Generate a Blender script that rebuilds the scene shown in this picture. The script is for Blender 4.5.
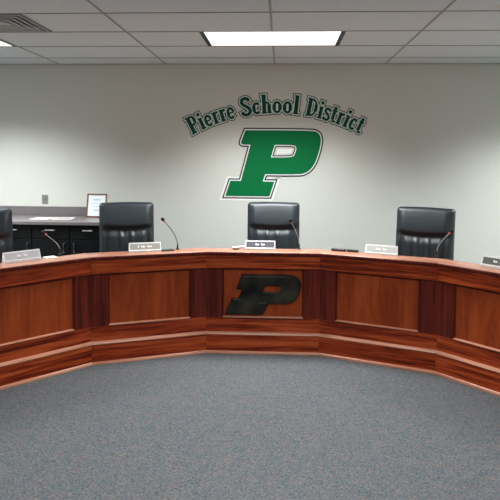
import bpy, bmesh, math, random
from mathutils import Vector, Matrix
random.seed(7)
S = bpy.context.scene
for o in list(bpy.data.objects): bpy.data.objects.remove(o)
COL = S.collection

# ------------------------------------------------------------------ camera
CAM_H = 1.6902
pit, yaw, rol = .0486, .0531, .0079
F = Vector((-math.sin(yaw)*math.cos(pit), math.cos(yaw)*math.cos(pit), -math.sin(pit)))
RT = Vector((math.cos(yaw), math.sin(yaw), 0)); UP = RT.cross(F)
c_, s_ = math.cos(rol), math.sin(rol)
RT2 = c_*RT + s_*UP; UP2 = -s_*RT + c_*UP
cd = bpy.data.cameras.new('camera'); cam = bpy.data.objects.new('camera', cd); COL.objects.link(cam)
m = Matrix((RT2, UP2, -F)).transposed().to_4x4(); m.translation = (0, 0, CAM_H); cam.matrix_world = m
cd.sensor_width = 36; cd.lens = 563.41/500*36
cd.shift_x = -1.72/500; cd.shift_y = -64.53/500
cd.clip_start = .05
S.camera = cam
# ------------------------------------------------------------------ world, exposure
w = bpy.data.worlds.new('world'); S.world = w; w.use_nodes = True
w.node_tree.nodes['Background'].inputs[0].default_value = (.75, .82, .9, 1)
w.node_tree.nodes['Background'].inputs[1].default_value = .1
S.view_settings.view_transform = 'Standard'; S.view_settings.look = 'None'
S.view_settings.exposure = 0.0; S.view_settings.gamma = 1; S.view_settings.use_curve_mapping = False
LAMP_W = (70, 40, 25, 14)        # watts of each ceiling troffer's light, row by row from the sign wall
PANEL_E = 1.25        # glow of its lens
LAMP_SPREAD = 122

# ------------------------------------------------------------------ materials
def mat(name, col=(.5, .5, .5), rough=.5, metal=0, spec=.5, emis=None, es=0, coat=0):
    M = bpy.data.materials.new(name); M.use_nodes = True
    b = M.node_tree.nodes['Principled BSDF']
    b.inputs['Base Color'].default_value = (*col, 1); b.inputs['Roughness'].default_value = rough
    b.inputs['Metallic'].default_value = metal; b.inputs['Specular IOR Level'].default_value = spec
    b.inputs['Coat Weight'].default_value = coat; b.inputs['Coat Roughness'].default_value = .15
    if emis: b.inputs['Emission Color'].default_value = (*emis, 1); b.inputs['Emission Strength'].default_value = es
    return M
def N(M, t, **k):
    n = M.node_tree.nodes.new(t)
    for a, v in k.items():
        if a in n.inputs: n.inputs[a].default_value = v
        else: setattr(n, a, v)
    return n
def L(M, a, b): M.node_tree.links.new(a, b)
def coords(M, scale, rot=(0, 0, 0)):
    t = N(M, 'ShaderNodeTexCoord'); mp = N(M, 'ShaderNodeMapping')
    mp.inputs['Scale'].default_value = scale; mp.inputs['Rotation'].default_value = rot
    L(M, t.outputs['Object'], mp.inputs['Vector']); return mp.outputs['Vector']
def ramp(M, stops):
    r = N(M, 'ShaderNodeValToRGB'); e = r.color_ramp.elements
    e[0].position, e[0].color = stops[0][0], (*stops[0][1], 1)
    e[1].position, e[1].color = stops[-1][0], (*stops[-1][1], 1)
    for p, c in stops[1:-1]:
        x = e.new(p); x.color = (*c, 1)
    return r
def bump(M, out, strength, dist):
    b = N(M, 'ShaderNodeBump'); b.inputs['Strength'].default_value = strength; b.inputs['Distance'].default_value = dist
    L(M, out, b.inputs['Height']); L(M, b.outputs['Normal'], M.node_tree.nodes['Principled BSDF'].inputs['Normal'])

def wood(name, grain, dark, mid, light, rough=.36, streak=34, seed=0.0):
    """polished mahogany; grain = 'h' or 'v'"""
    M = mat(name, mid, rough, spec=.22, coat=.03)
    sc = (1.3, 8, streak) if grain == 'h' else (streak, 8, 1.3)
    v = coords(M, sc)
    info = N(M, 'ShaderNodeObjectInfo')
    ad = N(M, 'ShaderNodeVectorMath', operation='ADD'); mu = N(M, 'ShaderNodeMath', operation='MULTIPLY'); mu.inputs[1].default_value = 37 + seed
    L(M, info.outputs['Random'], mu.inputs[0]); L(M, v, ad.inputs[0]); L(M, mu.outputs[0], ad.inputs[1])
    n1 = N(M, 'ShaderNodeTexNoise', Scale=1.0, Detail=5.0, Roughness=.6, Distortion=.6)
    n2 = N(M, 'ShaderNodeTexNoise', Scale=4.5, Detail=3.0, Roughness=.6)
    L(M, ad.outputs[0], n1.inputs['Vector']); L(M, ad.outputs[0], n2.inputs['Vector'])
    mx = N(M, 'ShaderNodeMath', operation='MULTIPLY_ADD'); mx.inputs[1].default_value = .35
    L(M, n2.outputs['Fac'], mx.inputs[0]); L(M, n1.outputs['Fac'], mx.inputs[2])
    r = ramp(M, [(.53, dark), (.66, mid), (.82, light)])
    L(M, mx.outputs[0], r.inputs[0]); L(M, r.outputs[0], M.node_tree.nodes['Principled BSDF'].inputs['Base Color'])
    bump(M, n2.outputs['Fac'], .05, .002)
    return M
W_H = wood('mahogany_horizontal', 'h', (.09, .007, .0015), (.28, .034, .006), (.46, .085, .021))
W_V = wood('mahogany_vertical', 'v', (.055, .005, .003), (.11, .012, .006), (.155, .020, .010), streak=30)
W_P = wood('mahogany_veneer', 'v', (.21, .030, .005), (.275, .044, .008), (.34, .06, .012), streak=9, seed=11)
W_T = wood('mahogany_top', 'h', (.25, .10, .06), (.34, .15, .095), (.42, .2, .13), rough=.26)
W_M = wood('mahogany_highlight', 'h', (.36, .13, .075), (.45, .19, .115), (.52, .25, .16), rough=.3)  # same mahogany, lightened to paint in the highlights along the mouldings

WALL = mat('painted_wall', (.63, .645, .60), .75, spec=.25)
v = coords(WALL, (1, 1, 1)); n = N(WALL, 'ShaderNodeTexNoise', Scale=120.0, Detail=3.0); L(WALL, v, n.inputs['Vector']); bump(WALL, n.outputs['Fac'], .12, .002)
CEIL = mat('acoustic_tile', (.5, .5, .5), .9, spec=.1)
v = coords(CEIL, (1, 1, 1)); n = N(CEIL, 'ShaderNodeTexNoise', Scale=110.0, Detail=4.0, Roughness=.8); L(CEIL, v, n.inputs['Vector'])
r = ramp(CEIL, [(.3, (.5, .56, .58)), (.48, (.68, .75, .78)), (.8, (.71, .78, .81))]); L(CEIL, n.outputs['Fac'], r.inputs[0])
L(CEIL, r.outputs[0], CEIL.node_tree.nodes['Principled BSDF'].inputs['Base Color']); bump(CEIL, n.outputs['Fac'], .3, .003)
GRID = mat('ceiling_grid', (.33, .33, .33), .6, spec=.25)
CARPET = mat('carpet', (.12, .14, .15), .95, spec=.1)
v = coords(CARPET, (1, 1, 1))
vo = N(CARPET, 'ShaderNodeTexVoronoi', Scale=170.0); L(CARPET, v, vo.inputs['Vector'])
sp = N(CARPET, 'ShaderNodeSeparateColor'); L(CARPET, vo.outputs['Color'], sp.inputs[0])
r = ramp(CARPET, [(0, (.045, .06, .068)), (.18, (.1, .13, .145)), (.36, (.07, .15, .15)), (.5, (.15, .18, .195)), (.64, (.24, .17, .175)), (.76, (.12, .14, .19)), (.88, (.3, .23, .15)), (1, (.3, .33, .34))])
r.color_ramp.interpolation = 'CONSTANT'
L(CARPET, sp.outputs[0], r.inputs[0])
nz = N(CARPET, 'ShaderNodeTexNoise', Scale=14.0, Detail=5.0, Roughness=.8); L(CARPET, v, nz.inputs['Vector'])
r2 = ramp(CARPET, [(.36, (.09, .17, .16)), (.46, (.145, .155, .19)), (.54, (.185, .165, .19)), (.66, (.24, .165, .16))]); L(CARPET, nz.outputs['Fac'], r2.inputs[0])
mxc = N(CARPET, 'ShaderNodeMix', data_type='RGBA'); mxc.inputs[0].default_value = .35
L(CARPET, r.outputs[0], mxc.inputs[6]); L(CARPET, r2.outputs[0], mxc.inputs[7])
hs = N(CARPET, 'ShaderNodeHueSaturation'); hs.inputs['Value'].default_value = .62; hs.inputs['Saturation'].default_value = .8
L(CARPET, mxc.outputs[2], hs.inputs['Color']); L(CARPET, hs.outputs[0], CARPET.node_tree.nodes['Principled BSDF'].inputs['Base Color'])
bump(CARPET, vo.outputs['Distance'], .5, .004)
LEATHER = mat('black_leather', (.014, .021, .027), .42, spec=.5)
v = coords(LEATHER, (1, 1, 1)); n = N(LEATHER, 'ShaderNodeTexNoise', Scale=260.0, Detail=2.0); L(LEATHER, v, n.inputs['Vector']); bump(LEATHER, n.outputs['Fac'], .12, .001)
PLASTIC = mat('black_plastic', (.012, .013, .014), .4)
RUBBER = mat('dark_rubber', (.02, .02, .02), .7)
CHROME = mat('chrome', (.7, .7, .7), .2, metal=1)
STEEL = mat('brushed_steel', (.5, .5, .5), .38, metal=1)
LAMIN = mat('grey_laminate', (.16, .14, .15), .3)
v = coords(LAMIN, (1, 1, 1)); n = N(LAMIN, 'ShaderNodeTexNoise', Scale=180.0, Detail=2.0); L(LAMIN, v, n.inputs['Vector'])
r = ramp(LAMIN, [(.35, (.13, .115, .12)), (.65, (.21, .185, .195))]); L(LAMIN, n.outputs['Fac'], r.inputs[0]); L(LAMIN, r.outputs[0], LAMIN.node_tree.nodes['Principled BSDF'].inputs['Base Color'])
CABB = mat('black_cabinet', (.006, .007, .008), .45, spec=.2)
SILVER = mat('silver_holder', (.74, .73, .71), .35)
WHITE = mat('white_paper', (.8, .8, .78), .7)
PLATEW = mat('white_plastic', (.42, .42, .4), .4)
GREEN = mat('green_vinyl', (.0, .145, .042), .6, spec=.15)
DGREEN = mat('dark_green_vinyl', (.004, .06, .042), .6, spec=.15)
DARK = mat('dark_outline_vinyl', (.012, .03, .028), .5)
WVINYL = mat('white_vinyl', (.83, .84, .82), .45)
PALE = mat('pale_vinyl', (.6, .72, .66), .5, spec=.2)
BRONZE = mat('dark_bronze', (.05, .053, .05), .3, metal=.85)
v = coords(BRONZE, (1, 1, 1)); n = N(BRONZE, 'ShaderNodeTexNoise', Scale=5.0, Detail=1.0); L(BRONZE, v, n.inputs['Vector'])
r = ramp(BRONZE, [(.35, (.015, .018, .019)), (.7, (.085, .075, .055))]); L(BRONZE, n.outputs['Fac'], r.inputs[0]); L(BRONZE, r.outputs[0], BRONZE.node_tree.nodes['Principled BSDF'].inputs['Base Color'])
GLINT = mat('painted_glint', (.3, .29, .27), .3, metal=1)  # paler metal for the highlights painted on the emblem
LENS = mat('troffer_lens', (.9, .9, .9), .5, emis=(1, 1, 1), es=PANEL_E)
FRAME = mat('troffer_frame', (.03, .03, .032), .5)
VENTM = mat('vent_metal', (.5, .52, .53), .5)
VOID = mat('duct_dark', (.01, .01, .01), .9)
REDRING = mat('red_led_ring', (.5, .06, .08), .4, emis=(1, .3, .35), es=.12)
FOAM = mat('mic_foam', (.01, .01, .01), .9)
FRAMEW = mat('brown_picture_frame', (.16, .065, .03), .4)
CERT = mat('certificate_paper', (.75, .8, .82), .6)
INK = mat('faint_blue_print', (.42, .55, .62), .6)
BLACKT = mat('worn_black', (.02, .015, .012), .5)
GREYS = mat('grey_key', (.3, .28, .26), .5)
GLASSY = mat('pale_grey_dish', (.5, .5, .47), .25)

# ------------------------------------------------------------------ mesh helpers
def obj(name, bm, mats, parent=None, loc=None, rot=None, smooth=False, bevel=0, seg=2):
    me = bpy.data.meshes.new(name)
    bmesh.ops.recalc_face_normals(bm, faces=bm.faces[:])
    bm.to_mesh(me); bm.free()
    for mm in (mats if isinstance(mats, (list, tuple)) else [mats]): me.materials.append(mm)
    if smooth:
        for p in me.polygons: p.use_smooth = True
    o = bpy.data.objects.new(name, me); COL.objects.link(o)
    if parent: o.parent = parent
    if loc is not None: o.location = loc
    if rot is not None: o.rotation_euler = rot
    if bevel:
        b = o.modifiers.new('bevel', 'BEVEL'); b.width = bevel; b.segments = seg; b.limit_method = 'ANGLE'
    return o
def tag(o, label=None, cat=None, group=None, kind=None):
    if label: o['label'] = label
    if cat: o['category'] = cat
    if group: o['group'] = group
    if kind: o['kind'] = kind
    return o
def thing(name, label, cat, loc=(0, 0, 0), rz=0, group=None):
    o = bpy.data.objects.new(name, None); COL.objects.link(o); o.empty_display_size = .1
    o.location = loc; o.rotation_euler = (0, 0, rz); return tag(o, label, cat, group)
def box(bm, x0, x1, y0, y1, z0, z1, mi=0):
    vs = [bm.verts.new((x, y, z)) for x in (x0, x1) for y in (y0, y1) for z in (z0, z1)]
    for f in ((0, 1, 3, 2), (4, 6, 7, 5), (0, 4, 5, 1), (2, 3, 7, 6), (0, 2, 6, 4), (1, 5, 7, 3)):
        bm.faces.new([vs[i] for i in f]).material_index = mi
def B(*a, **k):
    bm = bmesh.new(); box(bm, *a, **k); return bm
def prism(bm, pts, z0, z1, axis='z', mi=0):
    """polygon pts extruded between z0 and z1. axis z: (x,y); axis y: pts are (x,z)"""
    f = (lambda p, h: (p[0], p[1], h)) if axis == 'z' else (lambda p, h: (p[0], h, p[1]))
    a = [bm.verts.new(f(p, z0)) for p in pts]; b = [bm.verts.new(f(p, z1)) for p in pts]
    n = len(pts)
    bm.faces.new(a).material_index = mi; bm.faces.new(b[::-1]).material_index = mi
    for i in range(n): bm.faces.new((a[i], a[(i+1) % n], b[(i+1) % n], b[i])).material_index = mi
def tube(bm, pts, rad, n=10, cap=True):
    pts = [Vector(p) for p in pts]; rings = []
    rad = rad if isinstance(rad, (list, tuple)) else [rad]*len(pts)
    for i, p in enumerate(pts):
        d = (pts[min(i+1, len(pts)-1)]-pts[max(i-1, 0)]).normalized()
        u = d.cross(Vector((0, 0, 1)))
        if u.length < .1: u = d.cross(Vector((0, 1, 0)))
        u.normalize(); w_ = d.cross(u)
        rings.append([bm.verts.new(p+rad[i]*(math.cos(t)*u+math.sin(t)*w_)) for t in [2*math.pi*k/n for k in range(n)]])
    for a, b in zip(rings, rings[1:]):
        for k in range(n): bm.faces.new((a[k], a[(k+1) % n], b[(k+1) % n], b[k]))
    if cap: bm.faces.new(rings[0]); bm.faces.new(rings[-1][::-1])
def lathe(bm, prof, n=20, c=(0, 0, 0)):
    rings = []
    for r_, z in prof:
        rings.append([bm.verts.new((c[0]+r_*math.cos(2*math.pi*k/n), c[1]+r_*math.sin(2*math.pi*k/n), c[2]+z)) for k in range(n)])
    for a, b in zip(rings, rings[1:]):
        for k in range(n): bm.faces.new((a[k], a[(k+1) % n], b[(k+1) % n], b[k]))
    bm.faces.new(rings[0][::-1]); bm.faces.new(rings[-1])
def rbox(w_, d, h, r_, nx=10, ny=4, nz=10, fn=None):
    """rounded box centred on the origin, then deformed by fn(Vector)->Vector"""
    bm = bmesh.new(); cache = {}
    def vert(i, j, k):
        if (i, j, k) in cache: return cache[(i, j, k)]
        p = Vector(((i/nx-.5)*w_, (j/ny-.5)*d, (k/nz-.5)*h))
        core = Vector((max(-w_/2+r_, min(w_/2-r_, p.x)), max(-d/2+r_, min(d/2-r_, p.y)), max(-h/2+r_, min(h/2-r_, p.z))))
        e = p-core
        q = core+e.normalized()*r_ if e.length > 1e-6 else p
        if fn: q = fn(q)
        cache[(i, j, k)] = bm.verts.new(q); return cache[(i, j, k)]
    for i in range(nx):
        for j in range(ny):
            for k in (0, nz): bm.faces.new([vert(i, j, k), vert(i+1, j, k), vert(i+1, j+1, k), vert(i, j+1, k)])
    for i in range(nx):
        for k in range(nz):
            for j in (0, ny): bm.faces.new([vert(i, j, k), vert(i+1, j, k), vert(i+1, j, k+1), vert(i, j, k+1)])
    for j in range(ny):
        for k in range(nz):
            for i in (0, nx): bm.faces.new([vert(i, j, k), vert(i, j+1, k), vert(i, j+1, k+1), vert(i, j, k+1)])
    return bm

# ------------------------------------------------------------------ room
XL, XR, YB, YF, ZC = -4.35, 3.95, -3.2, 6.333, 2.74
tag(obj('floor', B(XL-.1, XR+.1, YB-.1, YF+.1, -.1, 0), CARPET), kind='structure')
tag(obj('wall_front', B(XL-.1, XR+.1, YF, YF+.1, 0, ZC+.1), WALL), kind='structure')
tag(obj('wall_left', B(XL-.1, XL, YB, YF, 0, ZC+.1), WALL), kind='structure')
tag(obj('wall_right', B(XR, XR+.1, YB, YF, 0, ZC+.1), WALL), kind='structure')
tag(obj('wall_back', B(XL-.1, XR+.1, YB-.1, YB, 0, ZC+.1), WALL), kind='structure')
tag(obj('baseboard_front', B(XL, XR, YF-.012, YF, 0, .1), RUBBER), kind='structure')
tag(obj('baseboard_left', B(XL, XL+.012, YB, 5.0, 0, .1), RUBBER), kind='structure')
tag(obj('baseboard_right', B(XR-.012, XR, YB, YF-.012, 0, .1), RUBBER), kind='structure')

GX0, GY0 = -.0928, 5.934
fix = [(GX0+1.22*(a), GY0-.61*(2+4*b)) for b in range(4) for a in (-3, -.5, 2)]   # lower-left corners of 1.22 x .61 troffers
VX, VY = GX0-2*1.22, GY0-.61*3
holes = [(x, x+1.22, y, y+.61) for x, y in fix]+[(VX, VX+.61, VY, VY+.61)]
xs = sorted({XL-.1, XR+.1, *[round(h[0], 4) for h in holes], *[round(h[1], 4) for h in holes]})
ys = sorted({YB-.1, YF+.1, *[round(h[2], 4) for h in holes], *[round(h[3], 4) for h in holes]})
bm = bmesh.new()
for xa, xb in zip(xs, xs[1:]):
    for ya, yb in zip(ys, ys[1:]):
        cx, cy = (xa+xb)/2, (ya+yb)/2
        if any(h[0] < cx < h[1] and h[2] < cy < h[3] for h in holes): continue
        box(bm, xa, xb, ya, yb, ZC, ZC+.02)
box(bm, XL-.1, XR+.1, YB-.1, YF+.1, ZC+.14, ZC+.16)
tag(obj('ceiling', bm, CEIL), kind='structure')
# exposed T-bars of the suspended ceiling
bm = bmesh.new(); hw = .0085; zt = ZC-.004
k = -4
while GX0+1.22*k < XR:
    x = GX0+1.22*k
    if x > XL:
        ya = YB
        cuts = sorted([(h[2], h[3]) for h in holes if h[0] < x-.01 and h[1] > x+.01])
        for c0, c1 in cuts+[(YF, YF)]:
            box(bm, x-hw, x+hw, ya, c0, zt, ZC+.001); ya = c1
    k += 1
y = GY0
while y > YB:
    box(bm, XL, XR, y-hw*.7, y+hw*.7, zt-.0004, ZC+.001); y -= .61
box(bm, XL, XR, YF-.018, YF, zt-.001, ZC+.001)
tag(obj('trim_1', bm, GRID), kind='structure')

# ------------------------------------------------------------------ ceiling troffers and vent
flabels = {0: 'white fluorescent ceiling light at left picture edge, beside the square vent', 1: 'long white fluorescent ceiling light above the school lettering',
           2: 'fluorescent ceiling light right of the lettering, beyond the frame'}
for i, (x, y) in enumerate(fix):
    row = i//3
    lab = flabels[i % 3] if row == 0 else 'fluorescent ceiling light behind the viewpoint, row %s, %s' % (('second', 'third', 'fourth')[row-1], ('left', 'centre', 'right')[i % 3])
    t = thing('ceiling_light', lab, 'ceiling light', (x+.61, y+.305, ZC), 0, 'fluorescent ceiling lights')
    bm = bmesh.new()
    box(bm, -.61, -.572, -.305, .305, -.003, .1); box(bm, .572, .61, -.305, .305, -.003, .1)
    box(bm, -.572, .572, -.305, -.297, -.003, .1); box(bm, -.572, .572, .297, .305, -.003, .1)
    box(bm, -.61, .61, -.305, .305, .1, .11)
    obj('frame', bm, FRAME, t)
    obj('lens', B(-.572, .572, -.297, .297, .001, .008), LENS, t)
    ld = bpy.data.lights.new('tube_light', 'AREA'); ld.shape = 'RECTANGLE'; ld.size = 1.13; ld.size_y = .57; ld.energy = LAMP_W[row]
    ld.spread = math.radians(LAMP_SPREAD); ld.color = (.95, .985, .985)
    lo = bpy.data.objects.new('tube_light', ld); COL.objects.link(lo); lo.parent = t; lo.location = (0, 0, -.006)
t = thing('air_vent', 'square grey ceiling vent with nested angled louvers, top left', 'air vent', (VX+.305, VY+.305, ZC))
obj('backing', B(-.3, .3, -.3, .3, .09, .1), VOID, t)
bm = bmesh.new(); 
def ring(bm, a, b, za, zb, th=.002):
    P = [[(-r_, -r_), (r_, -r_), (r_, r_), (-r_, r_)] for r_ in (a, b)]
    for off in (0, th):
        A = [bm.verts.new((*p, za+off)) for p in P[0]]; C2 = [bm.verts.new((*p, zb+off)) for p in P[1]]
        for q in range(4): bm.faces.new((A[q], A[(q+1) % 4], C2[(q+1) % 4], C2[q]))
ring(bm, .305, .293, -.003, -.003)
obj('frame', bm, VENTM, t)
for st_, a in enumerate((.275, .222, .169, .116)):
    bm = bmesh.new(); ring(bm, a, a-.016, -.004, -.004, .001); ring(bm, a-.016, a-.032, -.003, .04, .001); obj('louver', bm, VENTM, t)
obj('center_plate', B(-.05, .05, -.05, .05, -.004, .0), VENTM, t)

# ------------------------------------------------------------------ the curved dais
J = [(-2.56, 2.82), (-2.195, 3.724), (-1.524, 4.424), (-.638, 4.785), (.333, 4.795), (1.224, 4.438), (1.884, 3.727), (2.23, 2.82)]
dais = thing('curved_desk', 'long curved mahogany board desk with recessed panels and metal P emblem', 'desk', (-.15, 4.9, 0))
def segang(i): return math.atan2(J[i+1][1]-J[i][1], J[i+1][0]-J[i][0])
def mit(Ln, ta, tb, y0, y1, z0, z1, bm=None, bulge=None):
    """board along local x from y0 (front) to y1 (back), mitred at both ends"""
    if bm is None: bm = bmesh.new()
    pts = [(-Ln/2-y0*ta, y0), (Ln/2+y0*tb, y0), (Ln/2+y1*tb, y1), (-Ln/2-y1*ta, y1)]
    prism(bm, pts, z0, z1); return bm
def mitprof(Ln, ta, tb, prof):
    bm = bmesh.new(); n = len(prof)
    A = [bm.verts.new((-Ln/2-y*ta, y, z)) for y, z in prof]; C2 = [bm.verts.new((Ln/2+y*tb, y, z)) for y, z in prof]
    bm.faces.new(A); bm.faces.new(C2[::-1])
    for i in range(n): bm.faces.new((A[i], A[(i+1) % n], C2[(i+1) % n], C2[i]))
    return bm
def rectmold(x0, x1, z0, z1, w_, yo, yi):
    """picture-frame bevel moulding sloping from y=yo at the outside to y=yi at the inside"""
    bm = bmesh.new()
    O = [(x0, z0), (x1, z0), (x1, z1), (x0, z1)]; I = [(x0+w_, z0+w_), (x1-w_, z0+w_), (x1-w_, z1-w_), (x0+w_, z1-w_)]
    o1 = [bm.verts.new((x, yo, z)) for x, z in O]; i1 = [bm.verts.new((x, yi, z)) for x, z in I]
    o2 = [bm.verts.new((x, yi+.012, z)) for x, z in O]; i2 = [bm.verts.new((x, yi+.012, z)) for x, z in I]
    for a, b in ((o1, i1), (i1, i2), (i2, o2), (o2, o1)):
        for q in range(4): bm.faces.new((a[q], a[(q+1) % 4], b[(q+1) % 4], b[q]))
    return bm
secs = []
for i in range(7):
    (xa, ya), (xb, yb) = J[i], J[i+1]
    Ln = math.hypot(xb-xa, yb-ya); an = segang(i)
    ta = math.tan((segang(i-1)-an)/2) if i > 0 else 0
    tb = math.tan((an-segang(i+1))/2) if i < 6 else 0
    org = Vector(((xa+xb)/2+.15, (ya+yb)/2-4.9, 0))
    bm = bmesh.new(); st = .135; z0, z1 = .185, .862; pz0, pz1 = .308, .737; yf, yk = .022, .042
    # stiles (slot 0, vertical grain) and rails (slot 1, horizontal grain)
    pa = -Ln/2+st; pb = Ln/2-st
    prism(bm, [(-Ln/2-yf*ta, yf), (pa, yf), (pa, yk), (-Ln/2-yk*ta, yk)], pz0, pz1)
    prism(bm, [(pb, yf), (Ln/2+yf*tb, yf), (Ln/2+yk*tb, yk), (pb, yk)], pz0, pz1)
    nf = len(bm.faces)
    mit(Ln, ta, tb, yf, yk, z0, pz0, bm); mit(Ln, ta, tb, yf, yk, pz1, z1, bm)
    bm.faces.ensure_lookup_table()
    for f in bm.faces[nf:]: f.material_index = 1
    sec = obj('front_section', bm, [W_V, W_H], dais, org, (0, 0, an))
    obj('inset_panel', B(pa-.005, pb+.005, .034, .046, pz0-.005, pz1+.005), W_P, sec)
    mb = rectmold(pa, pb, pz0, pz1, .011, .016, .034)
    obj('panel_molding', mb, W_V, sec)
    obj('sill_highlight', mitprof(pb-pa-.006, 0, 0, [(.034, pz0+.001), (.014, pz0+.001), (.012, pz0+.006), (.034, pz0+.014)]), W_M, sec)  # pale strip paints the light on the inset's bottom bevel
    obj('fascia_board', mit(Ln, ta, tb, .007, .0215, .742, .856), W_H, sec, bevel=.002)
    obj('plinth', mitprof(Ln, ta, tb, [(0, .0), (0, .163), (.03, .163), (.03, 0)]), W_H, sec)
    obj('ledge_molding', mitprof(Ln, ta, tb, [(-.004, .163), (-.006, .169), (.002, .180), (.0215, .187), (.03, .187), (.03, .163)]), W_M, sec)
    obj('shoe_molding', mitprof(Ln, ta, tb, [(-.014, .0), (-.014, .008), (-.009, .018), (-.0004, .024), (-.0004, 0)]), W_M, sec)
    obj('back_board', mit(Ln, ta, tb, .05, .07, .0, .852), W_V, sec)
    obj('countertop', mitprof(Ln, ta, tb, [(.0, .858), (.0, .8825), (-.004, .8835), (-.002, .885), (.20, .885), (.205, .880), (.205, .858)]), W_T, dais, org, (0, 0, an))
    obj('shaded_edge', mitprof(Ln, ta, tb, [(-.0002, .8575), (-.004, .8575), (-.009, .866), (-.010, .878), (-.007, .8828), (-.0002, .8828)]), W_V, dais, org, (0, 0, an))  # darker wood paints in the shade on the counter's front lip
    obj('work_surface', mit(Ln, ta, tb, .071, .62, .71, .74), W_T, dais, org, (0, 0, an))
    obj('support_panel', B(-Ln/2+.02, -Ln/2+.045, .0705, .3, 0, .71), W_V, dais, org, (0, 0, an))
    secs.append((sec, Ln, an, org, ta, tb))

# ---- block P shapes: polygon, hole; offset by mitred edge shift
def arcpts(c, r1, a0, a1, n=8, r2=None):
    r2 = r2 or r1
    return [(c[0]+r1*math.cos(math.radians(a0+(a1-a0)*k/n)), c[1]+r2*math.sin(math.radians(a0+(a1-a0)*k/n))) for k in range(n+1)]
def area(p): return sum(p[i][0]*p[(i+1) % len(p)][1]-p[(i+1) % len(p)][0]*p[i][1] for i in range(len(p)))/2
def chaikin(pts, corners, n=2):
    for _ in range(n):
        out = []; nc = set()
        for i, p in enumerate(pts):
            if i in corners: nc.add(len(out)); out.append(p)
            else:
                a = pts[i-1]; b = pts[(i+1) % len(pts)]
                out.append((p[0]*.75+a[0]*.25, p[1]*.75+a[1]*.25)); out.append((p[0]*.75+b[0]*.25, p[1]*.75+b[1]*.25))
        pts, corners = out, nc
    return pts
def offset(p, o):
    if abs(o) < 1e-9: return list(p)
    s = 1 if area(p) > 0 else -1; n = len(p); out = []
    for i in range(n):
        a, b, c2 = Vector(p[i-1]), Vector(p[i]), Vector(p[(i+1) % n])
        d1, d2 = (b-a).normalized(), (c2-b).normalized()
        n1, n2 = Vector((d1.y, -d1.x))*s, Vector((d2.y, -d2.x))*s
        bi = n1+n2; bi = bi.normalized() if bi.length > 1e-6 else n1
        out.append(tuple(b+bi*(o/max(.45, bi.dot(n1)))))
    return out
def holed(bm, outer, hole, y0, y1, bev=0):
    """ring-like plate in the XZ plane with thickness y0 (front) .. y1 (back); bev chamfers the front edge"""
    def fill(rings, y):
        es = []; vs = []
        for rg in rings:
            v_ = [bm.verts.new((p[0], y, p[1])) for p in rg]; vs.append(v_)
            for q in range(len(v_)): es.append(bm.edges.new((v_[q], v_[(q+1) % len(v_)])))
        bmesh.ops.triangle_fill(bm, edges=es, use_beauty=True)
        return vs
    rings = [outer]+([hole] if hole else [])
    fr = [offset(outer, -bev)]+([offset(hole, bev)] if hole else [])
    A = fill(fr, y0)
    if bev:
        Mid = [[bm.verts.new((p[0], y0+bev, p[1])) for p in rg] for rg in rings]
    Bk = [[bm.verts.new((p[0], y1, p[1])) for p in rg] for rg in rings]
    seq = [A]+([Mid] if bev else [])+[Bk]
    for u, w_ in zip(seq, seq[1:]):
        for a, b in zip(u, w_):
            n = len(a)
            for q in range(n): bm.faces.new((a[q], a[(q+1) % n], b[(q+1) % n], b[q]))

# metal P emblem on the centre section (drawn in centimetre-like crop units, then scaled)
eo = [(130, 56), (400, 56), (440, 66), (466, 100), (456, 150), (425, 205), (360, 213), (282, 213), (250, 273), (36, 273), (76, 188), (112, 188), (134, 137), (100, 137)]
eh = [(266, 116), (352, 116), (346, 151), (246, 151)]
sec, Ln, an, org, ta, tb = secs[3]
k_ = .001545
def ecv(p): return ((p[0]-249)*k_, .521-(p[1]-160)*k_*1.05)
eo = chaikin([ecv(p) for p in eo], {0, 1, 7, 8, 9, 10, 11, 12, 13}); eh = [ecv(p) for p in eh]
bm = bmesh.new(); holed(bm, eo, eh, .012, .034, bev=.006)
em = obj('emblem', bm, BRONZE, sec); em['label'] = 'dark bronze slanted block letter P'
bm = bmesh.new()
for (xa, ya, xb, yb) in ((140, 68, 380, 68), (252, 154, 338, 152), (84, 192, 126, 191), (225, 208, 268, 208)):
    a = ecv((xa, ya)); b = ecv((xb, yb)); obj('emblem_highlight', B(a[0], b[0], .0105, .0125, a[1]-.0015, a[1]+.0015), GLINT, sec)  # thin strips that paint highlights along the emblem's edges

# ------------------------------------------------------------------ wall logo: big block P
U = .002587
def wcv(p): return ((p[0]-255)*U, -(p[1]-187)*U)
LOGO = Vector((-.10, YF-.0005, 1.63))
wo = [(135, 43), (420, 43), (452, 52), (463, 84), (452, 140), (432, 196), (396, 230), (350, 233), (222, 233), (211, 265), (262, 265), (241, 330), (48, 330), (70, 263), (116, 263), (157, 106), (122, 106), (113, 98)]
wh = [(262, 106), (345, 106), (357, 116), (352, 140), (341, 160), (246, 160)]
wo = chaikin([wcv(p) for p in wo], {0, 8, 9, 10, 11, 12, 13, 14, 15}); wh = chaikin([wcv(p) for p in wh], {0, 5})
logo = thing('letter_emblem', 'large green block letter P with white outline on the wall', 'wall sign', LOGO)
for nm, o_, dy, mm in (('outer_outline', 19, .0015, WVINYL), ('dark_outline', 10.5, .0025, DARK), ('white_outline', 4.5, .0035, WVINYL), ('letter_face', 0, .0045, GREEN)):
    bm = bmesh.new()
    holed(bm, offset(wo, o_*U), offset(wh, -o_*U*.85), -dy, 0)
    obj(nm, bm, mm, logo)

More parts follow.
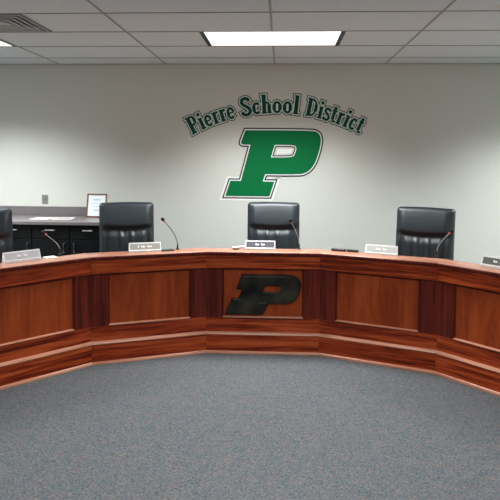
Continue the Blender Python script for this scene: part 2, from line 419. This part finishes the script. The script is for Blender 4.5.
# ------------------------------------------------------------------ arched lettering
def ell(cx, cy, rx, ry, a0, a1, n=14): return arcpts((cx, cy), rx, a0, a1, n, ry)
SP = [(.5, .76), (.44, .9), (.3, .95), (.15, .9), (.1, .75), (.17, .62), (.36, .47), (.48, .34), (.49, .18), (.4, .07), (.25, .04), (.12, .1), (.07, .24)]
G = {
 'P': (.64, [(.23, [(.19, .02), (.19, .98)]), (.12, [(.19, .93), (.4, .93), (.52, .86), (.56, .72), (.52, .56), (.4, .48), (.19, .48)]), (.17, [(.51, .83), (.51, .6)]), (.09, [(.02, .045), (.36, .045)]), (.09, [(.02, .955), (.2, .955)])]),
 'i': (.34, [(.2, [(.17, .02), (.17, .66)]), (.08, [(.02, .04), (.32, .04)]), (.08, [(.03, .62), (.17, .62)]), (.2, [(.17, .82), (.17, .86), (.17, .95)])]),
 'e': (.5, [(.14, ell(.25, .33, .17, .27, 5, 320)), (.17, [(.1, .22), (.1, .44)]), (.08, [(.12, .34), (.42, .34)])]),
 'r': (.43, [(.2, [(.16, .02), (.16, .66)]), (.08, [(.02, .04), (.32, .04)]), (.08, [(.02, .62), (.16, .62)]), (.13, [(.17, .46), (.24, .57), (.32, .61), (.4, .56)])]),
 'S': (.58, [(.17, SP)]),
 's': (.43, [(.14, [(x*.76, y*.67) for x, y in SP])]),
 'c': (.46, [(.14, ell(.25, .33, .17, .27, 45, 318)), (.18, [(.1, .2), (.1, .46)]), (.15, [(.36, .5), (.37, .46)])]),
 'h': (.56, [(.2, [(.16, .02), (.16, 1.03)]), (.08, [(.02, .04), (.29, .04)]), (.08, [(.02, .99), (.16, .99)]), (.11, [(.17, .48), (.26, .59), (.35, .6), (.42, .5)]), (.18, [(.42, .5), (.42, .02)]), (.08, [(.32, .04), (.54, .04)])]),
 'o': (.52, [(.13, ell(.25, .33, .17, .27, 0, 360, 18)), (.18, [(.1, .2), (.1, .46)]), (.18, [(.4, .2), (.4, .46)])]),
 'l': (.33, [(.2, [(.17, .02), (.17, 1.03)]), (.08, [(.02, .04), (.32, .04)]), (.08, [(.03, .99), (.17, .99)])]),
 'D': (.7, [(.23, [(.19, .02), (.19, .98)]), (.11, [(.19, .93), (.38, .92), (.52, .8), (.58, .6)]), (.11, [(.58, .4), (.52, .2), (.38, .08), (.19, .07)]), (.19, [(.56, .7), (.58, .5), (.56, .3)]), (.09, [(.02, .045), (.2, .045)]), (.09, [(.02, .955), (.2, .955)])]),
 't': (.38, [(.19, [(.17, .86), (.17, .14)]), (.09, [(.02, .62), (.34, .62)]), (.11, [(.17, .14), (.22, .05), (.3, .05), (.35, .13)])]),
}
def glyph(bm, ch, o_, place, depth):
    cnt = 0
    for w_, pts in G[ch][1]:
        h = w_/2+o_
        n = len(pts)
        for a in range(n-1):
            p, q = Vector(pts[a]), Vector(pts[a+1]); d = (q-p).normalized(); nn = Vector((-d.y, d.x))*h
            e0 = d*(o_ if a == 0 else 0); e1 = d*(o_ if a == n-2 else 0)
            c4 = [p-e0-nn, q+e1-nn, q+e1+nn, p-e0+nn]
            cnt += 1; prism(bm, [place(c) for c in c4], -depth-cnt*.00002, 0, 'y')
        for a in range(1, n-1):
            cnt += 1; prism(bm, [place(Vector(pts[a])+Vector((math.cos(t), math.sin(t)))*h) for t in [math.pi*k/6 for k in range(12)]], -depth-cnt*.00002, 0, 'y')
AC = Vector((-.057, .248)); AR = 1.945; CAP = .205
lett = thing('arched_lettering', 'dark green outlined lettering arched above the big letter P', 'wall sign', (AC.x, YF-.0005, AC.y+AR))
for word, a0, a1 in (('Pierre', -29.4, -13.6), ('School', -11.8, 7.0), ('District', 9.0, 28.0)):
    tot = sum(G[c][0] for c in word); cur = 0
    for ch in word:
        gw = G[ch][0]; mid = math.radians(a0+(a1-a0)*(cur+gw/2)/tot); sc = math.radians(a1-a0)/tot*AR
        def place(p, mid=mid, gw=gw, sc=sc):
            x = (p[0]-gw/2)*sc; y = p[1]*CAP
            th = mid; r_ = AR+y
            return (r_*math.sin(th)+x*math.cos(th), r_*math.cos(th)-x*math.sin(th)-AR)
        bm = bmesh.new(); glyph(bm, ch, 0, place, .0035); lo = obj('letter', bm, DGREEN, lett)
        bm = bmesh.new(); glyph(bm, ch, .06, place, .0025); obj('pale_outline', bm, PALE, lo)
        bm = bmesh.new(); glyph(bm, ch, .105, place, .0015); obj('dark_outline', bm, DARK, lo)
        cur += gw

# ------------------------------------------------------------------ wall switch
t = thing('wall_switch', 'grey metal switch plate on the wall above the counter', 'light switch', (-2.717, YF, 1.201))
obj('plate', B(-.035, .035, -.005, -.0003, -.055, .055), STEEL, t, bevel=.002)
obj('toggle', B(-.006, .006, -.014, -.005, -.012, .012), GREYS, t)

# ------------------------------------------------------------------ credenza along the wall at left
CF, CT = 5.72, .98
for x0, x1, nd, lab in ((-4.34, -3.8, 1, 'black base cabinet in the room corner, beyond the left picture edge'), (-3.8, -3.0, 2, 'black base cabinet second from the corner, beyond the left picture edge'),
        (-3.0, -2.6, 1, 'narrow black base cabinet beside the leftmost leather chair, one drawer over one door'),
        (-2.6, -1.8, 2, 'black base cabinet behind the red-ringed microphone, with paired door handles')):
    wd = (x1-x0)/2-.001
    t = thing('base_cabinet', lab, 'cabinet', ((x0+x1)/2, 5.98, 0), 0, 'black cabinets along the wall')
    bm = bmesh.new(); box(bm, -wd, wd, CF-5.96, 6.32-5.98, .09, CT-.002); box(bm, -wd+.01, wd-.01, CF-5.9, 6.3-5.98, 0, .09)
    obj('body', bm, CABB, t)
    for s in ((-1, 1) if nd == 2 else (0,)):
        xa, xb = (s*wd*.5-wd/nd+.004, s*wd*.5+wd/nd-.004) if nd == 1 else (s*wd*.5-wd*.5+.004, s*wd*.5+wd*.5-.004)
        d = obj('drawer', B(xa, xb, CF-5.98, CF-5.9605, .832, CT-.012), CABB, t, bevel=.002)
        bm = bmesh.new(); xm = (xa+xb)/2; yy = CF-5.98
        tube(bm, [(xm-.05, yy+.001, .925), (xm-.05, yy-.025, .925), (xm+.05, yy-.025, .925), (xm+.05, yy+.001, .925)], .006, 8)
        obj('handle', bm, STEEL, d)
        d = obj('door', B(xa, xb, CF-5.98, CF-5.9605, .10, .824), CABB, t, bevel=.002)
        xh = s*.055 if nd == 2 else xb-.035; bm = bmesh.new()
        tube(bm, [(xh, yy+.001, .79), (xh, yy-.025, .79), (xh, yy-.025, .69), (xh, yy+.001, .69)], .0055, 8)
        obj('handle', bm, STEEL, d)
t = thing('countertop', 'grey speckled laminate countertop with backsplash over the black cabinets', 'countertop', (-3.1, 5.98, CT))
obj('slab', B(-1.245, 1.36, CF-.03-5.98, 6.332-5.98, .0, .035), LAMIN, t, bevel=.004)
obj('backsplash', B(-1.245, 1.36, 6.31-5.98, 6.332-5.98, .0355, .138), LAMIN, t, bevel=.003)
ZT = CT+.0385
# certificate
t = thing('picture_frame', 'brown framed certificate leaning on the grey counter behind a leather chair', 'picture frame', (-2.065, 6.15, ZT), 0)
bm = bmesh.new(); W2, H2 = .112, .265; wf = .014
for a in ((-W2, W2, 0, wf), (-W2, W2, H2-wf, H2), (-W2, -W2+wf, wf, H2-wf), (W2-wf, W2, wf, H2-wf)): box(bm, a[0], a[1], 0, .014, a[2], a[3])
fr = obj('frame', bm, FRAMEW, t, rot=(-.22, 0, 0))
obj('certificate', B(-W2+wf, W2-wf, .006, .009, wf, H2-wf), CERT, t, rot=(-.22, 0, 0))
bm = bmesh.new()
box(bm, -.04, .04, .0045, .0055, .19, .205); box(bm, -.055, .055, .0045, .0055, .15, .155); box(bm, -.05, .05, .0045, .0055, .12, .125); box(bm, -.03, .03, .0045, .0055, .07, .085)
obj('print', bm, INK, t, rot=(-.22, 0, 0))
# papers
for i, (x, y, rz, lab) in enumerate(((-2.35, 5.95, .12, 'white paper sheet on the grey counter, right of the other sheet'), (-2.57, 5.93, -.08, 'white paper sheet on the grey counter, nearer the wall switch'))):
    t = thing('paper_sheet', lab, 'paper', (x, y, ZT), rz, 'papers on the grey counter')
    obj('sheet', B(-.105, .105, -.1, .1, .0003, .004), WHITE, t)
    bm = bmesh.new()
    if i == 0: box(bm, -.08, .08, -.06, .05, .0041, .0045)
    else: [box(bm, -.08, .06, -.06+.03*q, -.055+.03*q, .0041, .0045) for q in range(5)]
    obj('print', bm, GREYS, t)

# ------------------------------------------------------------------ leather chairs
def chair(label, loc, rz):
    t = thing('office_chair', label, 'chair', (*loc, 0), rz, 'leather chairs behind the curved desk')
    # local: seat faces -y
    def hfn(q):
        u, vv = q.x/.265, (q.z+.39)/.78+.03*(1-(q.x/.265)**2)*max(0, min(1, (.39-q.z)/.12))
        def sm(x): x = max(0, min(1, x)); return x*x*(3-2*x)
        if q.y < 0:
            side = sm((1-abs(u))/.16)
            up = sm((vv-.68)/.08)*(1-max(0, (vv-.75)/.25)**2)*sm((1-abs(u))/.3)
            cen = sm((.8-abs(u))/.24)
            low = sm((vv-.28)/.08)*sm((.71-vv)/.11)*cen
            lum = sm((.29-vv)/.05)*sm(vv/.04)*cen
            bol = sm((.72-vv)/.14)*sm((abs(u)-.7)/.14)*side
            wr = .006*(math.sin(u*17*(1.35-vv*.6)+2*math.sin(vv*9))+.6*math.sin(u*31+4*vv))*low*math.exp(-((u+.05)/.42)**2)*sm((vv-.3)/.1)
            crease = -.003*math.exp(-((vv-.70-.02*u*u)/.018)**2)*sm((.82-abs(u))/.2)
            q = q+Vector((0, -(.043*up + .03*low+.034*lum+.02*bol+wr+crease), 0))
        # curvature, lean and slight widening at the bottom
        hh = q.z+.39
        x = q.x*(1.0+.07*max(0, .45-vv)) 
        y = q.y + .09*hh*1.0 + .10*(hh-.42)**2 - .10*(q.x**2)
        z = q.z + .006*math.cos(u*1.6)*sm((vv-.8)/.2)
        return Vector((x, y, z))
    b = obj('backrest', rbox(.53, .09, .78, .03, 56, 8, 84, hfn), LEATHER, t, (0, .2, .455+.39), smooth=True)
    def sfn(q):
        if q.z > 0: q = q+Vector((0, 0, .02*math.cos(q.x*5)*math.cos(q.y*5)))
        return q-Vector((0, 0, .03*max(0, -q.y-.15)*4*.5))
    obj('seat', rbox(.52, .5, .11, .045, 16, 14, 6, sfn), LEATHER, t, (0, -.03, .475), smooth=True)
    for s in (-1, 1):
        a = obj('armrest', rbox(.06, .27, .035, .016, 5, 10, 4), LEATHER, t, (s*.29, -.02, .665), smooth=True)
        bm = bmesh.new(); tube(bm, [(0, -.10, -.012), (0, -.09, -.12), (s*-.01, -.02, -.2), (s*-.05, .02, -.235)], [.014, .016, .016, .014], 10)
        tube(bm, [(0, .11, -.012), (0, .08, -.12), (s*-.01, .03, -.2), (s*-.05, .02, -.235)], [.014, .016, .016, .014], 10)
        obj('arm_support', bm, PLASTIC, a, smooth=True)
    bm = bmesh.new(); lathe(bm, [(.05, .12), (.05, .16), (.028, .17), (.028, .30), (.018, .31), (.018, .395), (.08, .4), (.1, .419)], 20)
    obj('gas_lift', bm, PLASTIC, t, smooth=False)
    for k in range(5):
        an_ = 2*math.pi*k/5+.3
        dx, dy = math.cos(an_), math.sin(an_)
        bm = bmesh.new(); tube(bm, [(dx*.04, dy*.04, .135), (dx*.17, dy*.17, .115), (dx*.30, dy*.30, .085)], [.028, .022, .015], 10)
        lg = obj('leg', bm, PLASTIC, t, smooth=True)
        bm = bmesh.new()
        px_, py_ = -dy, dx
        for sg in (-1, 1):
            c = Vector((dx*.30+px_*sg*.016, dy*.30+py_*sg*.016, .03))
            tube(bm, [c-Vector((px_, py_, 0))*.009, c+Vector((px_, py_, 0))*.009], .03, 16)
        tube(bm, [(dx*.30, dy*.30, .03), (dx*.30, dy*.30, .085)], .007, 8)
        obj('caster', bm, RUBBER, lg)
    return t
chair('black leather chair cut off by the left picture edge', (-2.40, 4.44), math.radians(40))
chair('black leather chair in front of the framed certificate', (-1.46, 5.28), math.radians(18))
chair('black leather chair centred under the big green letter P', (-.075, 5.50), math.radians(1))
chair('black leather chair at the right, behind the microphone by the right seam', (1.235, 5.12), math.radians(-27))

# ------------------------------------------------------------------ name plates on the ledge
def nameplate(label, p0, p1, ins, words, back=.0):
    (xa, ya), (xb, yb) = p0, p1
    W_ = math.hypot(xb-xa, yb-ya); an_ = math.atan2(yb-ya, xb-xa)
    t = thing('name_plate', label, 'name plate', ((xa+xb)/2, (ya+yb)/2, .885), an_, 'name plates on the desk ledge')
    h = .078
    bm = bmesh.new(); W2 = W_/2
    # wedge holder: foot, sloping back
    vs = [(0, .0005), (0, .016), (.012, .019), (.034, h), (.041, h), (.055, .0005)]
    A = [bm.verts.new((-W2, y, z)) for y, z in vs]; C2 = [bm.verts.new((W2, y, z)) for y, z in vs]
    bm.faces.new(A); bm.faces.new(C2[::-1])
    for i in range(len(vs)): bm.faces.new((A[i], A[(i+1) % 6], C2[(i+1) % 6], C2[i]))
    hd = obj('holder', bm, SILVER, t)
    M_ = mat('plate_insert', ins, .4, metal=.2)  # each plate's reflected tone is put into its insert colour
    def face(y): return None
    sl = (h-.019)/(.022)
    def pt(x, f, o_): # f 0..1 up the slope, o_ outward
        y = .012+.022*f; z = .019+(h-.019)*f
        return (x, y-o_*.94, z+o_*.34)
    def strip(bm, x0, x1, f0, f1, o0, o1):
        q = [bm.verts.new(pt(x, f, o_)) for o_ in (o0, o1) for x, f in ((x0, f0), (x1, f0), (x1, f1), (x0, f1))]
        for f in ((0, 1, 2, 3), (7, 6, 5, 4), (0, 1, 5, 4), (1, 2, 6, 5), (2, 3, 7, 6), (3, 0, 4, 7)): bm.faces.new([q[i] for i in f])
    bm = bmesh.new(); strip(bm, -W2+.012, W2-.008, .04, .86, .0, .0015); obj('insert', bm, M_, t)
    bm = bmesh.new(); x = -sum(words)/2*.012-.008*(len(words)-1)
    x += .004
    for nlet in words:
        for q in range(nlet):
            hh = .62 if q == 0 else .55
            strip(bm, x, x+.009, .33, hh, .0015, .0025); x += .0105
        x += .018
    obj('lettering', bm, WVINYL, t)
    return t
nameplate('name plate at far left, beside the red-ringed microphone', (-2.06, 4.075), (-1.874, 4.29), (.5, .49, .52), (3, 3))
nameplate('grey name plate on the ledge in front of the second chair from left', (-1.275, 4.645), (-1.02, 4.735), (.3, .29, .27), (1, 3, 4))
nameplate('dark purple-grey name plate below the big green P', (-.316, 4.90), (-.05, 4.905), (.10, .095, .12), (3, 3))
nameplate('pale name plate left of the right-hand leather chair', (.711, 4.80), (.96, 4.70), (.46, .46, .45), (4, 3))
nameplate('dark grey name plate cut off by the right picture edge', (1.511, 4.335), (1.70, 4.125), (.12, .12, .11), (3, 4))

# ------------------------------------------------------------------ gooseneck microphones
def bez(a, b, c, d, n=14):
    return [a*(1-t)**3+b*3*t*(1-t)**2+c*3*t*t*(1-t)+d*t**3 for t in [k/n for k in range(n+1)]]
def mic(label, foot, head, neck=STEEL, big=1):
    t = thing('gooseneck_microphone', label, 'microphone', (*foot, .885), 0, 'gooseneck microphones on the desk ledge')
    H_ = Vector(head)-Vector((*foot, .885)); d = Vector((H_.x, H_.y, 0))
    a, dd = Vector((0, 0, .012)), H_
    b = Vector((0, 0, .012+H_.z*.42)); c = H_-(Vector((H_.x, H_.y, H_.z*.55)).normalized()*.10)
    pts = bez(a, b, c, dd)
    bm = bmesh.new(); lathe(bm, [(.016, .0003), (.016, .006), (.009, .009), (.007, .03), (.0055, .05)], 16); obj('base', bm, PLASTIC, t)
    bm = bmesh.new(); tube(bm, pts, .0036, 8); obj('neck', bm, neck, t, smooth=True)
    dirv = (pts[-1]-pts[-2]).normalized()
    bm = bmesh.new(); tube(bm, [dd+dirv*s for s in (0, .003, .010, .014)], [.005, .0085, .0085, .006], 12); obj('led_ring', bm, REDRING, t, smooth=True)
    bm = bmesh.new(); p0 = dd+dirv*.016
    tube(bm, [p0+dirv*s*big for s in (0, .006, .018, .030, .037)], [.006, .013, .0155, .0125, .004], 14); obj('windscreen', bm, FOAM, t, smooth=True)
    return t
GREYN = mat('grey_neck', (.3, .3, .3), .4)
DARKN = mat('dark_neck', (.045, .035, .032), .4)
mic('gooseneck microphone right of the far left name plate', (-1.813, 4.515), (-1.93, 4.52, 1.045), GREYN)
mic('gooseneck microphone bending left against the bare wall', (-.906, 4.87), (-1.005, 4.82, 1.128), DARKN)
mic('gooseneck microphone in front of the centre chair', (.16, 4.985), (.095, 4.93, 1.12), GREYN)
mic('gooseneck microphone leaning right in front of the right-hand chair', (1.287, 4.71), (1.37, 4.66, 1.085), GREYN)

# ------------------------------------------------------------------ small things on the ledge
def at(name, label, cat, x, y, rz, group=None): return thing(name, label, cat, (x, y, .885), rz, group)
t = at('remote_control', 'black remote control beside the pale name plate, nearer the centre seam', 'remote control', .505, 4.925, math.radians(-20))
obj('body', rbox(.13, .045, .022, .009, 10, 4, 3), BLACKT, t, (0, 0, .0125), smooth=True)
bm = bmesh.new(); [box(bm, -.05+.016*q, -.042+.016*q, -.006+.012*p-.006, .002+.012*p-.006, .0228, .0255) for q in range(7) for p in range(2)]
obj('buttons', bm, GREYS, t)
t = at('glasses_case', 'slim dark case between the black remote control and a name plate', 'case', .62, 4.888, math.radians(-24))
obj('lid', rbox(.10, .036, .011, .005, 10, 4, 3), BLACKT, t, (0, 0, .0155), smooth=True)
obj('base', rbox(.10, .036, .011, .005, 10, 4, 3), PLASTIC, t, (0, 0, .0063), smooth=True)
t = at('mobile_phone', 'thin black phone lying between second name plate and microphone', 'phone', -.995, 4.79, math.radians(22))
obj('body', B(-.07, .07, -.034, .034, .0005, .009), PLASTIC, t, bevel=.003)
obj('screen', B(-.064, .064, -.03, .03, .0091, .0096), mat('phone_screen', (.01, .01, .012), .1), t)
t = at('small_dish', 'small pale grey dish left of the centre name plate', 'dish', -.40, 4.935, 0)
bm = bmesh.new(); lathe(bm, [(.02, .0005), (.03, .008), (.038, .02), (.035, .02), (.026, .009), (.004, .006)], 20); obj('bowl', bm, GLASSY, t, smooth=True)
t = at('note_pad', 'small white note pad touching the centre name plate', 'note pad', -.343, 4.965, 0)
obj('pages', B(-.028, .028, -.03, .03, .0005, .022), WHITE, t); obj('cover', B(-.028, .028, -.03, .03, .0222, .024), PLATEW, t)
for (x, y, rz, lab) in ((-1.84, 4.375, math.radians(46), 'white paper slip right of the far left name plate'), (-2.14, 4.03, math.radians(46), 'white paper slip left of the far left name plate')):
    t = at('paper_slip', lab, 'paper', x, y, rz, 'paper slips on the ledge')
    obj('sheet', B(-.045, .045, -.04, .04, .0005, .004), WHITE, t)
